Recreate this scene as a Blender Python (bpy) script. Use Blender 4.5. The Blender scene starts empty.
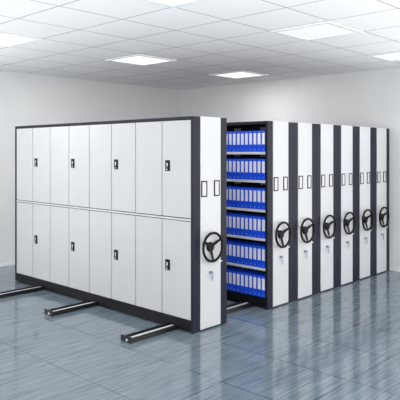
import bpy, bmesh, math, random
from mathutils import Vector, Matrix
random.seed(4)
S = bpy.context.scene
COL = S.collection

# ------------------------------------------------------------------ helpers
def srgb(r, g, b):
    def c(v):
        v /= 255.0
        return v / 12.92 if v <= .04045 else ((v + .055) / 1.055) ** 2.4
    return (c(r), c(g), c(b), 1.0)

def mat(name, col, rough=.4, metal=0.0, spec=.5, bump=0.0, bscale=400):
    m = bpy.data.materials.new(name); m.use_nodes = True
    nt = m.node_tree; b = nt.nodes['Principled BSDF']
    b.inputs['Roughness'].default_value = rough
    b.inputs['Metallic'].default_value = metal
    b.inputs['Specular IOR Level'].default_value = spec
    tc = nt.nodes.new('ShaderNodeTexCoord')
    n = nt.nodes.new('ShaderNodeTexNoise'); n.inputs['Scale'].default_value = 3.0
    nt.links.new(tc.outputs['Object'], n.inputs['Vector'])
    mx = nt.nodes.new('ShaderNodeMix'); mx.data_type = 'RGBA'
    mx.inputs[6].default_value = col
    mx.inputs[7].default_value = (col[0]*.93, col[1]*.93, col[2]*.94, 1)
    nt.links.new(n.outputs['Fac'], mx.inputs[0])
    nt.links.new(mx.outputs[2], b.inputs['Base Color'])
    if bump:
        n2 = nt.nodes.new('ShaderNodeTexNoise'); n2.inputs['Scale'].default_value = bscale
        nt.links.new(tc.outputs['Object'], n2.inputs['Vector'])
        bp = nt.nodes.new('ShaderNodeBump'); bp.inputs['Strength'].default_value = bump
        bp.inputs['Distance'].default_value = .002
        nt.links.new(n2.outputs['Fac'], bp.inputs['Height'])
        nt.links.new(bp.outputs['Normal'], b.inputs['Normal'])
    return m

def emit(name, col, s):
    m = bpy.data.materials.new(name); m.use_nodes = True
    nt = m.node_tree; b = nt.nodes['Principled BSDF']
    b.inputs['Base Color'].default_value = col
    b.inputs['Emission Color'].default_value = col
    b.inputs['Emission Strength'].default_value = s
    return m

def box(bm, x0, x1, y0, y1, z0, z1, bev=0.0, seg=2):
    r = bmesh.ops.create_cube(bm, size=1.0)
    vs = r['verts']
    for v in vs:
        v.co = Vector(((x0 + x1)/2 + v.co.x*(x1 - x0), (y0 + y1)/2 + v.co.y*(y1 - y0), (z0 + z1)/2 + v.co.z*(z1 - z0)))
    if bev:
        es = {e for v in vs for e in v.link_edges}
        bmesh.ops.bevel(bm, geom=list(es), offset=bev, segments=seg, affect='EDGES', profile=.6)

def cyl(bm, p0, p1, r0, r1=None, n=20):
    r1 = r0 if r1 is None else r1
    p0 = Vector(p0); p1 = Vector(p1); d = p1 - p0
    q = Vector((0, 0, 1)).rotation_difference(d.normalized()).to_matrix().to_4x4()
    M = Matrix.Translation((p0 + p1)/2) @ q
    bmesh.ops.create_cone(bm, cap_ends=True, segments=n, radius1=r0, radius2=r1, depth=d.length, matrix=M)

def torus(bm, c, R, r, axis='Y', nu=48, nv=12):
    rings = []
    for i in range(nu):
        a = 2*math.pi*i/nu; ring = []
        for j in range(nv):
            b = 2*math.pi*j/nv
            rad = R + r*math.cos(b); h = r*math.sin(b)
            if axis == 'Y': p = (rad*math.cos(a), h, rad*math.sin(a))
            else:           p = (h, rad*math.cos(a), rad*math.sin(a))
            ring.append(bm.verts.new(Vector(c) + Vector(p)))
        rings.append(ring)
    for i in range(nu):
        for j in range(nv):
            bm.faces.new((rings[i][j], rings[(i+1) % nu][j], rings[(i+1) % nu][(j+1) % nv], rings[i][(j+1) % nv]))

def obj(name, bm, m, parent=None, smooth=False, label=None):
    bmesh.ops.recalc_face_normals(bm, faces=bm.faces[:])
    me = bpy.data.meshes.new(name); bm.to_mesh(me); bm.free()
    if smooth:
        for p in me.polygons: p.use_smooth = True
    me.materials.append(m)
    o = bpy.data.objects.new(name, me); COL.objects.link(o)
    if parent: o.parent = parent
    if label: o['label'] = label
    return o

def B(name, m, boxes, parent=None, bev=0.0, label=None):
    bm = bmesh.new()
    for b in boxes: box(bm, *b, bev=bev)
    return obj(name, bm, m, parent, label=label)

def thing(name, label, cat, loc, group=None):
    o = bpy.data.objects.new(name, None); COL.objects.link(o)
    o.location = loc; o.empty_display_size = .1
    o['label'] = label; o['category'] = cat
    if group: o['group'] = group
    return o

def copy_tree(o, parent=None):
    c = o.copy(); COL.objects.link(c)
    if parent: c.parent = parent
    for ch in [x for x in COL.objects if x.parent == o]:
        copy_tree(ch, c)
    return c

def struct(o):
    o['kind'] = 'structure'; return o

# ------------------------------------------------------------------ materials
M_dark   = mat('charcoal_paint', srgb(31, 33, 46), .42, spec=.18)
M_base   = mat('black_plinth_paint', srgb(16, 17, 22), .5, spec=.25)
M_white  = mat('white_panel_paint', srgb(198, 200, 203), .3, spec=.4)
M_door   = mat('white_door_paint', srgb(186, 188, 190), .35, spec=.4)
M_inside = mat('dark_interior', srgb(26, 27, 31), .7, spec=.15)
M_shelf  = mat('light_grey_shelf', srgb(226, 228, 232), .4)
M_black  = mat('black_plastic', srgb(6, 6, 7), .5, spec=.2)
M_outline = mat('dark_frame_plastic', srgb(26, 26, 30), .5, spec=.2)
M_card   = mat('white_card', srgb(205, 206, 209), .5)
M_chrome = mat('chrome', srgb(140, 156, 172), .3, metal=.6)
M_steel  = mat('bright_steel_bar', srgb(228, 230, 234), .35, metal=.1)
M_rail   = mat('black_rail_steel', srgb(22, 22, 26), .35)
M_blue   = mat('blue_binder_board', srgb(16, 84, 244), .4)
M_paper  = mat('paper_edges', srgb(205, 208, 215), .8)
M_label  = mat('white_spine_label', srgb(250, 251, 255), .6)
M_mark   = mat('pale_blue_mark', srgb(150, 175, 235), .4)
M_wall   = mat('grey_wall_paint', srgb(220, 222, 223), .8, bump=.15, bscale=120)
M_base_w = mat('white_baseboard', srgb(226, 230, 234), .5)
M_frame  = mat('white_light_frame', srgb(236, 240, 242), .4)
M_diff   = emit('light_diffuser', (.8, .8, .79, 1), .26)
M_diff_b = emit('light_diffuser_bright', (.8, .8, .79, 1), .72)
M_brkt   = mat('grey_bracket', srgb(120, 122, 126), .5)

TP = .785           # ceiling tile pitch
CX, CY = .915, -.365  # a ceiling grid crossing
RH = 3.423          # room height
XR, YB = 4.80, 5.07 # right wall, back wall
XL, YF = -5.6, -5.6

def grid_nodes(nt, src, pitch, ox, oy, half):
    """1 on the joints of a square grid, 0 inside the tiles"""
    sep = nt.nodes.new('ShaderNodeSeparateXYZ'); nt.links.new(src, sep.inputs[0])
    outs = []
    for ax, off in (('X', ox), ('Y', oy)):
        a = nt.nodes.new('ShaderNodeMath'); a.operation = 'SUBTRACT'; a.inputs[1].default_value = off - pitch/2
        nt.links.new(sep.outputs[ax], a.inputs[0])
        w = nt.nodes.new('ShaderNodeMath'); w.operation = 'FLOORED_MODULO'; w.inputs[1].default_value = pitch
        nt.links.new(a.outputs[0], w.inputs[0])
        s = nt.nodes.new('ShaderNodeMath'); s.operation = 'SUBTRACT'; s.inputs[1].default_value = pitch/2
        nt.links.new(w.outputs[0], s.inputs[0])
        b = nt.nodes.new('ShaderNodeMath'); b.operation = 'ABSOLUTE'; nt.links.new(s.outputs[0], b.inputs[0])
        l = nt.nodes.new('ShaderNodeMath'); l.operation = 'LESS_THAN'; l.inputs[1].default_value = half
        nt.links.new(b.outputs[0], l.inputs[0]); outs.append(l)
    mx = nt.nodes.new('ShaderNodeMath'); mx.operation = 'MAXIMUM'
    nt.links.new(outs[0].outputs[0], mx.inputs[0]); nt.links.new(outs[1].outputs[0], mx.inputs[1])
    return mx.outputs[0]

def mixc(nt, fac, a, b, mode='MIX'):
    m = nt.nodes.new('ShaderNodeMix'); m.data_type = 'RGBA'; m.blend_type = mode
    for s, v in ((m.inputs[0], fac), (m.inputs[6], a), (m.inputs[7], b)):
        if hasattr(v, 'links'): nt.links.new(v, s)
        else: s.default_value = v
    return m.outputs[2]

# ceiling tiles
M_ceil = bpy.data.materials.new('ceiling_tiles'); M_ceil.use_nodes = True
nt = M_ceil.node_tree; bs = nt.nodes['Principled BSDF']; bs.inputs['Roughness'].default_value = .85
tc = nt.nodes.new('ShaderNodeTexCoord')
g = grid_nodes(nt, tc.outputs['Object'], TP, CX, CY, .009)
sp = nt.nodes.new('ShaderNodeTexNoise'); sp.inputs['Scale'].default_value = 55; sp.inputs['Detail'].default_value = 3
nt.links.new(tc.outputs['Object'], sp.inputs['Vector'])
c1 = mixc(nt, sp.outputs['Fac'], srgb(232, 234, 236), srgb(245, 246, 247))
nt.links.new(mixc(nt, g, c1, srgb(172, 175, 181)), bs.inputs['Base Color'])

# floor tiles: blue grey, streaks along X
M_floor = bpy.data.materials.new('streaked_floor_tiles'); M_floor.use_nodes = True
nt = M_floor.node_tree; bs = nt.nodes['Principled BSDF']
tc = nt.nodes.new('ShaderNodeTexCoord')
g = grid_nodes(nt, tc.outputs['Object'], .785, -.01, -.345, .0050)
def streak(sx, sy, detail, dist=0.0):
    mp = nt.nodes.new('ShaderNodeMapping'); mp.inputs['Scale'].default_value = (sx, sy, 1)
    nt.links.new(tc.outputs['Object'], mp.inputs['Vector'])
    n = nt.nodes.new('ShaderNodeTexNoise'); n.inputs['Scale'].default_value = 1; n.inputs['Detail'].default_value = detail
    n.inputs['Distortion'].default_value = dist
    nt.links.new(mp.outputs['Vector'], n.inputs['Vector']); return n.outputs['Fac']
def ramp(src, p0, p1, a, b):
    r = nt.nodes.new('ShaderNodeValToRGB'); e = r.color_ramp.elements
    e[0].position = p0; e[1].position = p1; e[0].color = a; e[1].color = b
    nt.links.new(src, r.inputs[0]); return r.outputs[0]
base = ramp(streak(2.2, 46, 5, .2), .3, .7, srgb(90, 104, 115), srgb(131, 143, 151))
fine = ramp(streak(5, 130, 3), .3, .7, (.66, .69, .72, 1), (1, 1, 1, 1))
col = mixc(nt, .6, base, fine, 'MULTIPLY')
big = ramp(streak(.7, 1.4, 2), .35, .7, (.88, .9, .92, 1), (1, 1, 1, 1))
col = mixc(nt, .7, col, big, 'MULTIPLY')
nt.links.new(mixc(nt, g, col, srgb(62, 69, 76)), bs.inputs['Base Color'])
bs.inputs['Roughness'].default_value = .11
bs.inputs['Specular IOR Level'].default_value = .85

# ------------------------------------------------------------------ room
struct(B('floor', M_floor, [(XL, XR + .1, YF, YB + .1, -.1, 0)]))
struct(B('ceiling', M_ceil, [(XL - 1.6, XR + .1, YF - 1.6, YB + .1, RH, RH + .1)]))
struct(B('wall_back', M_wall, [(-1.3, XR, YB, YB + .1, 0, RH)]))
struct(B('wall_right', M_wall, [(XR, XR + .1, -1.7, YB + .1, 0, RH)]))
struct(B('baseboard_back', M_base_w, [(-1.3, XR, YB - .012, YB, 0, .05)], bev=.003))
struct(B('baseboard_right', M_base_w, [(XR - .012, XR, -1.7, YB - .012, 0, .05)], bev=.003))

# ------------------------------------------------------------------ ceiling lights
def ceiling_light(ix, iy, label):
    x0 = CX + ix*TP; y0 = CY - TP + iy*TP
    t = thing('ceiling_light', label, 'ceiling light', (x0 + TP/2, y0 + TP/2, RH), 'square ceiling light panels')
    h = TP/2 - .004; w = .06
    B('frame', M_frame, [(-h, h, -h, -h + w, -.016, 0), (-h, h, h - w, h, -.016, 0),
                         (-h, -h + w, -h + w, h - w, -.016, 0), (h - w, h, -h + w, h - w, -.016, 0)], t, bev=.002)
    B('diffuser', M_diff_b if iy else M_diff, [(-h + w, h - w, -h + w, h - w, -.009, -.001)], t)
    return t
ceiling_light(0, 0, 'square white ceiling light panel above the row of handwheel units, largest and nearest complete one')
ceiling_light(0, 4, 'square ceiling light panel directly above the cabinet with doors')
ceiling_light(3, 4, 'square ceiling light panel farthest back, beyond the open binder bay near the room corner')
ceiling_light(3, 0, 'square ceiling light panel by the right wall, cut by the right picture edge')
ceiling_light(-3, 0, 'square ceiling light panel cut by the top edge of the picture')
ceiling_light(-3, 4, 'square ceiling light panel at far left, cut by the left picture edge')

# ------------------------------------------------------------------ end panel and its fittings (unit origin: near left bottom corner, end face at y=0)
W, L, H = .566, 3.84, 2.4
FR = .113
def end_fittings(t):
    bm = bmesh.new()
    box(bm, 0, FR, 0, .035, 0, H, .004); box(bm, W - FR, W, 0, .035, 0, H, .004)
    box(bm, FR - .002, W - FR + .002, .006, .034, .002, H - .004)
    obj('end_frame', bm, M_dark, t)
    bm = bmesh.new(); box(bm, FR + .001, W - FR - .001, -.006, .010, .018, H + .003, .004)
    obj('end_panel', bm, M_white, t, label='white vertical panel framed by charcoal')
    for x0, x1 in ((.122, .216), (.334, .426)):
        z0, z1, w = 1.50, 1.68, .013
        f = B('card_holder', M_outline, [(x0, x1, -.014, -.004, z0, z0 + w), (x0, x1, -.014, -.004, z1 - w, z1),
              (x0, x0 + w, -.014, -.004, z0 + w, z1 - w), (x1 - w, x1, -.014, -.004, z0 + w, z1 - w)], t)
        B('card', M_card, [(x0 + w, x1 - w, -.010, -.005, z0 + w, z1 - w)], f, label='blank white card')
    # handwheel
    cx, cz = .262, .932
    bm = bmesh.new(); torus(bm, (cx, -.058, cz), .159, .0145)
    wheel = obj('handwheel', bm, M_black, t, True)
    bm = bmesh.new()
    cyl(bm, (cx, -.002, cz), (cx, -.014, cz), .024, .024); cyl(bm, (cx, -.008, cz), (cx, -.036, cz), .056, .049, 28)
    obj('hub', bm, M_black, wheel)
    for a in (100-70+0, 150, 272):
        a = math.radians(a)
        bm = bmesh.new()
        d = Vector((math.cos(a), 0, math.sin(a))); p = Vector((-d.z, 0, d.x))
        c = Vector((cx, 0, cz))
        prof = [(.024, -.022, .021), (.07, -.034, .017), (.12, -.047, .013), (.158, -.058, .010)]
        rings = []
        for r, y, w in prof:
            q = c + d*r
            rings.append([bm.verts.new(q + p*w*s + Vector((0, y + e*.006, 0))) for s, e in ((-1, -1), (1, -1), (1, 1), (-1, 1))])
        for A_, B_ in zip(rings, rings[1:]):
            for k in range(4): bm.faces.new((A_[k], A_[(k+1) % 4], B_[(k+1) % 4], B_[k]))
        bm.faces.new(rings[0]); bm.faces.new(rings[-1][::-1])
        obj('spoke', bm, M_black, wheel)
    # little locking lever, below right of the wheel
    bm = bmesh.new()
    cyl(bm, (.412, -.004, .748), (.412, -.022, .748), .010, n=14)
    box(bm, .408, .456, -.026, -.018, .742, .754, .002)
    obj('locking_lever', bm, M_steel, t, label='small bright lever beside the wheel')
    # keyed lock
    kx, kz = .270, .640
    bm = bmesh.new(); cyl(bm, (kx, -.004, kz), (kx, -.018, kz), .018, .016, 20)
    lock = obj('lock', bm, M_chrome, t, label='chrome lock with a key in it')
    bm = bmesh.new()
    box(bm, kx - .004, kx + .004, -.040, -.018, kz - .009, kz + .009, .001)
    box(bm, kx - .015, kx + .015, -.044, -.038, kz - .016, kz + .020, .002)
    torus(bm, (kx, -.041, kz - .029), .014, .0025, 'Y', 20, 6)
    box(bm, kx - .014, kx + .014, -.043, -.039, kz - .066, kz - .042, .002); box(bm, kx - .006, kx + .006, -.043, -.039, kz - .096, kz - .064, .001)
    obj('key', bm, M_chrome, lock)

# ------------------------------------------------------------------ front cabinet with doors (thing origin at x=0,y=0)
cab = thing('mobile_filing_cabinet', 'tall white mobile cabinet with sixteen doors in charcoal frame, standing across the floor rails', 'cabinet', (0, 0, .0))
end_fittings(cab)
B('body', M_dark, [
    (0, W, .036, L, 2.366, H),               # top
    (0, W, L - .034, L, .13, 2.366),         # far side
    (.026, W - .012, .036, .0365, .13, 2.366),
    (W - .012, W, .0365, L - .034, .13, 2.366)], cab, label='charcoal carcass around the doors')
B('plinth', M_base, [(0, W, .036, L, .012, .131)], cab, label='black base plinth under the doors')
B('door_backing', M_inside, [(.028, .034, .037, L - .035, .132, 2.365)], cab)
D0, D1 = .036, 3.806
dw = (D1 - D0)/8
B('cross_rail', M_white, [(.002, .026, D0 + .002, D1 - .002, 1.237, 1.257)], cab, label='thin white rail between upper and lower doors')
handle_mesh = None
for row, (z0, z1, hz) in enumerate(((.138, 1.2275, .709), (1.2665, 2.360, 1.848))):
    for k in range(8):
        bm = bmesh.new(); ya, yb = D0 + k*dw + .006, D0 + (k+1)*dw - .006
        box(bm, .004, .024, ya, yb, z0, z1, .0025)
        d = obj('door', bm, M_door, cab)
        if k % 2 == 0:
            hy = D0 + k*dw + .374
            bm = bmesh.new()
            box(bm, -.003, .006, hy - .037, hy + .037, hz - .062, hz + .062, .003)
            h = obj('handle', bm, M_black, d, label='black recessed lock handle')
            bm = bmesh.new()
            vs = [(-.007, hy + .010, hz + .030), (-.010, hy - .010, hz + .026), (-.013, hy - .008, hz - .008), (-.008, hy + .006, hz - .022)]
            vs2 = [(x + .005, y, z) for x, y, z in vs]
            A_ = [bm.verts.new(v) for v in vs]; B_ = [bm.verts.new(v) for v in vs2]
            bm.faces.new(A_); bm.faces.new(B_[::-1])
            for q in range(4): bm.faces.new((A_[q], A_[(q+1) % 4], B_[(q+1) % 4], B_[q]))
            cyl(bm, (-.004, hy + .004, hz - .044), (-.009, hy + .004, hz - .044), .008, n=14)
            o = obj('latch', bm, M_steel, cab, label='bright lever on black handle plate')
            o.parent = d

# ------------------------------------------------------------------ rear units
X1, PITCH = 1.356, .5685
SH = [2.006, 1.641, 1.264, .896, .518, .142]      # shelf surfaces
unit = thing('mobile_shelving_unit', 'mobile shelving unit next to the aisle, its open bay full of blue binders', 'shelving unit', (X1, 0, 0), 'mobile shelving units with handwheels')
end_fittings(unit)
B('base', M_base, [(.004, W - .004, .036, L, .012, .138)], unit, bev=.003)
B('top', M_dark, [(0, W, .036, L, 2.362, H)], unit)
B('centre_partition', M_inside, [(W/2 - .008, W/2 + .008, .036, L - .03, .139, 2.361)], unit)
B('far_end_panel', M_dark, [(0, W, L - .03, L, .139, 2.361)], unit)
for y in (.951, 1.911, 2.871):
    B('upright', M_inside, [(.012, W - .012, y - .012, y + .012, .139, 2.361)], unit)
for i, z in enumerate(SH):
    for ya, yb in ((.038, .938), (.964, 1.898), (1.924, 2.858), (2.884, L - .031)):
        if i == 5:
            continue
        bm = bmesh.new()
        box(bm, .012, W/2 - .009, ya, yb, z - .012, z - .001)
        box(bm, .008, .022, ya, yb, z - .034, z - .001, .003)
        obj('shelf', bm, M_shelf, unit, label='light grey shelf with a turned down lip')
for z in (2.285, 1.925, 1.555, 1.185, .81):
    for yb_ in (.20, .66):
        B('bracket', M_brkt, [(W/2 - .016, W/2 - .009, yb_ , yb_ + .12, z + .01, z + .05)], unit, label='small grey bracket on the dark partition')

labels = ['', 'shelving unit with handwheel, directly right of the unit full of blue binders',
          'shelving unit with handwheel, second to the right of the unit full of blue binders',
          'shelving unit with handwheel, third counting from the right wall',
          'shelving unit with handwheel, second counting from the right wall',
          'shelving unit with handwheel, last of the row, standing against the right wall']
proto = thing('mobile_shelving_unit', labels[1], 'shelving unit', (X1 + PITCH, 0, 0), 'mobile shelving units with handwheels')
end_fittings(proto)
B('base', M_base, [(.004, W - .004, .036, L, .012, .138)], proto, bev=.003)
B('body', M_dark, [(0, W, .036, L, .139, H)], proto, bev=.003)
for k in range(2, 6):
    c = copy_tree(proto); c.location.x = X1 + PITCH*k; c['label'] = labels[k]

# ------------------------------------------------------------------ binders
bt = thing('ring_binder', '', 'binder', (0, 0, 0), 'blue ring binders in the open bay')
BW, BD, BH = .0662, .245, .272
bm = bmesh.new()
box(bm, 0, .004, 0, BW, 0, BH, .0018); box(bm, .002, BD, 0, .003, 0, BH); box(bm, .002, BD, BW - .003, BW, 0, BH)
obj('cover', bm, M_blue, bt)
B('paper_block', M_paper, [(.02, BD - .015, .006, BW - .014, .004, BH - .030)], bt, label='stack of white paper inside')
B('spine_label', M_label, [(-.0012, .0005, .003, .047, .095, .241)], bt, label='white label on the spine')
bm = bmesh.new(); torus(bm, (-.0008, .025, .028), .0085, .0018, 'X', 18, 6)
obj('finger_ring', bm, M_mark, bt, label='pale metal finger ring')
B('top_mark', M_mark, [(-.0012, .0005, .020, .030, .253, .261)], bt, label='small pale mark above the label')
shelf_words = ['top shelf', 'second shelf from the top', 'third shelf from the top', 'third shelf from the bottom', 'second shelf from the bottom', 'bottom shelf']
ords = ['at the right end of the row', 'second from the right', 'third from the right', 'fourth from the right', 'fifth from the right', 'sixth from the right',
        'seventh from the right', 'eighth from the right', 'ninth from the right', 'tenth from the right', 'eleventh from the right', 'twelfth from the right']
first = True
for i, z in enumerate(SH):
    for k in range(12):
        o = bt if first else copy_tree(bt)
        first = False
        o.location = (X1 + .012 + random.uniform(-.0015, .0015), .048 + .0695*k, z)
        o['label'] = 'blue binder, %s on the %s' % (ords[k], shelf_words[i])

# ------------------------------------------------------------------ floor rails
def build_rail(yc, xs, label):
    t = thing('floor_rail', label, 'floor rail', (xs, yc, 0), 'floor rails under the mobile units')
    L1 = -xs + .0; LE = XR - .02 - xs; w = .072
    # low channel running the whole length beneath the units, high flanges only where the rail is in the open
    segs = [(.012, L1 - .004, 1), (L1 - .004, L1 + .57, 0), (L1 + .57, L1 + X1 - .004, 1), (L1 + X1 - .004, LE, 0)]
    bm = bmesh.new()
    box(bm, .012, LE, -w, w, 0, .004)
    for a, b, up in segs:
        zt = .052 if up else .010
        box(bm, a, b, -w, -w + .014, .003, zt); box(bm, a, b, w - .014, w, .003, zt)
    obj('channel', bm, M_rail, t, label='black steel channel')
    bm = bmesh.new()
    for a, b, up in segs:
        box(bm, max(a, .06), b, -.013, .013, .004, .040 if up else .011)
    obj('track_bar', bm, M_steel, t, label='bright steel bar in the channel')
    e = B('end_stop', M_rail, [(0, .014, -w - .015, w + .015, 0, .068)], t, bev=.003)
    bm = bmesh.new(); cyl(bm, (.001, -.018, .028), (-.010, -.018, .028), .014, .012, 6)
    obj('bolt', bm, M_card, e, label='white bolt head')
    return t
build_rail(.318, -.69, 'black floor rail nearest the handwheel end of the cabinet, its end at the lower centre')
build_rail(1.80, -.695, 'black floor rail sticking out beneath the middle of the cabinet')
build_rail(3.08, -.76, 'black floor rail beneath the far left end of the cabinet, reaching the picture edge')

# ------------------------------------------------------------------ light
W0, WY, WZ = 1.1, .68, 3.5
w = bpy.data.worlds.new('World'); S.world = w; w.use_nodes = True
# world fill through the room's open sides, extra brightness added from -Y and below
nt = w.node_tree; bg = nt.nodes['Background']; bg.inputs[0].default_value = (1, .985, .97, 1)
tc = nt.nodes.new('ShaderNodeTexCoord'); sep = nt.nodes.new('ShaderNodeSeparateXYZ')
nt.links.new(tc.outputs['Generated'], sep.inputs[0])
def term(sock, k):
    a = nt.nodes.new('ShaderNodeMath'); a.operation = 'MULTIPLY'; a.inputs[1].default_value = k; a.use_clamp = False
    nt.links.new(sock, a.inputs[0])
    b = nt.nodes.new('ShaderNodeMath'); b.operation = 'MAXIMUM'; b.inputs[1].default_value = 0
    nt.links.new(a.outputs[0], b.inputs[0]); return b.outputs[0]
def add(a, b):
    n = nt.nodes.new('ShaderNodeMath'); n.operation = 'ADD'; nt.links.new(a, n.inputs[0])
    if hasattr(b, 'links'): nt.links.new(b, n.inputs[1])
    else: n.inputs[1].default_value = b
    return n.outputs[0]
nt.links.new(add(add(term(sep.outputs['Y'], -WY), term(sep.outputs['Z'], -WZ)), W0), bg.inputs[1])
# the back row of ceiling panels burns brighter than the front one
for ix, p in ((-3, 14), (0, 52), (3, 15)):
    la = bpy.data.lights.new('panel_lamp', 'AREA'); la.shape = 'SQUARE'; la.size = .62; la.energy = p; la.color = (1, .99, .97)
    o = bpy.data.objects.new('panel_lamp', la); COL.objects.link(o)
    o.location = (CX + (ix + .5)*TP, CY + 3.5*TP, RH - .018)

# ------------------------------------------------------------------ camera
cd = bpy.data.cameras.new('camera'); cam = bpy.data.objects.new('camera', cd); COL.objects.link(cam)
cam.location = (-4.653, -4.503, 2.006)
cam.rotation_euler = (math.radians(90), 0, -math.atan2(.7266, .687))
cd.sensor_width = 36; cd.lens = 588/400*36; cd.shift_y = -48.2/400
cd.clip_start = .05
S.camera = cam
S.view_settings.view_transform = 'Standard'; S.view_settings.look = 'None'
S.view_settings.gamma = 1; S.view_settings.use_curve_mapping = False
S.view_settings.exposure = .64
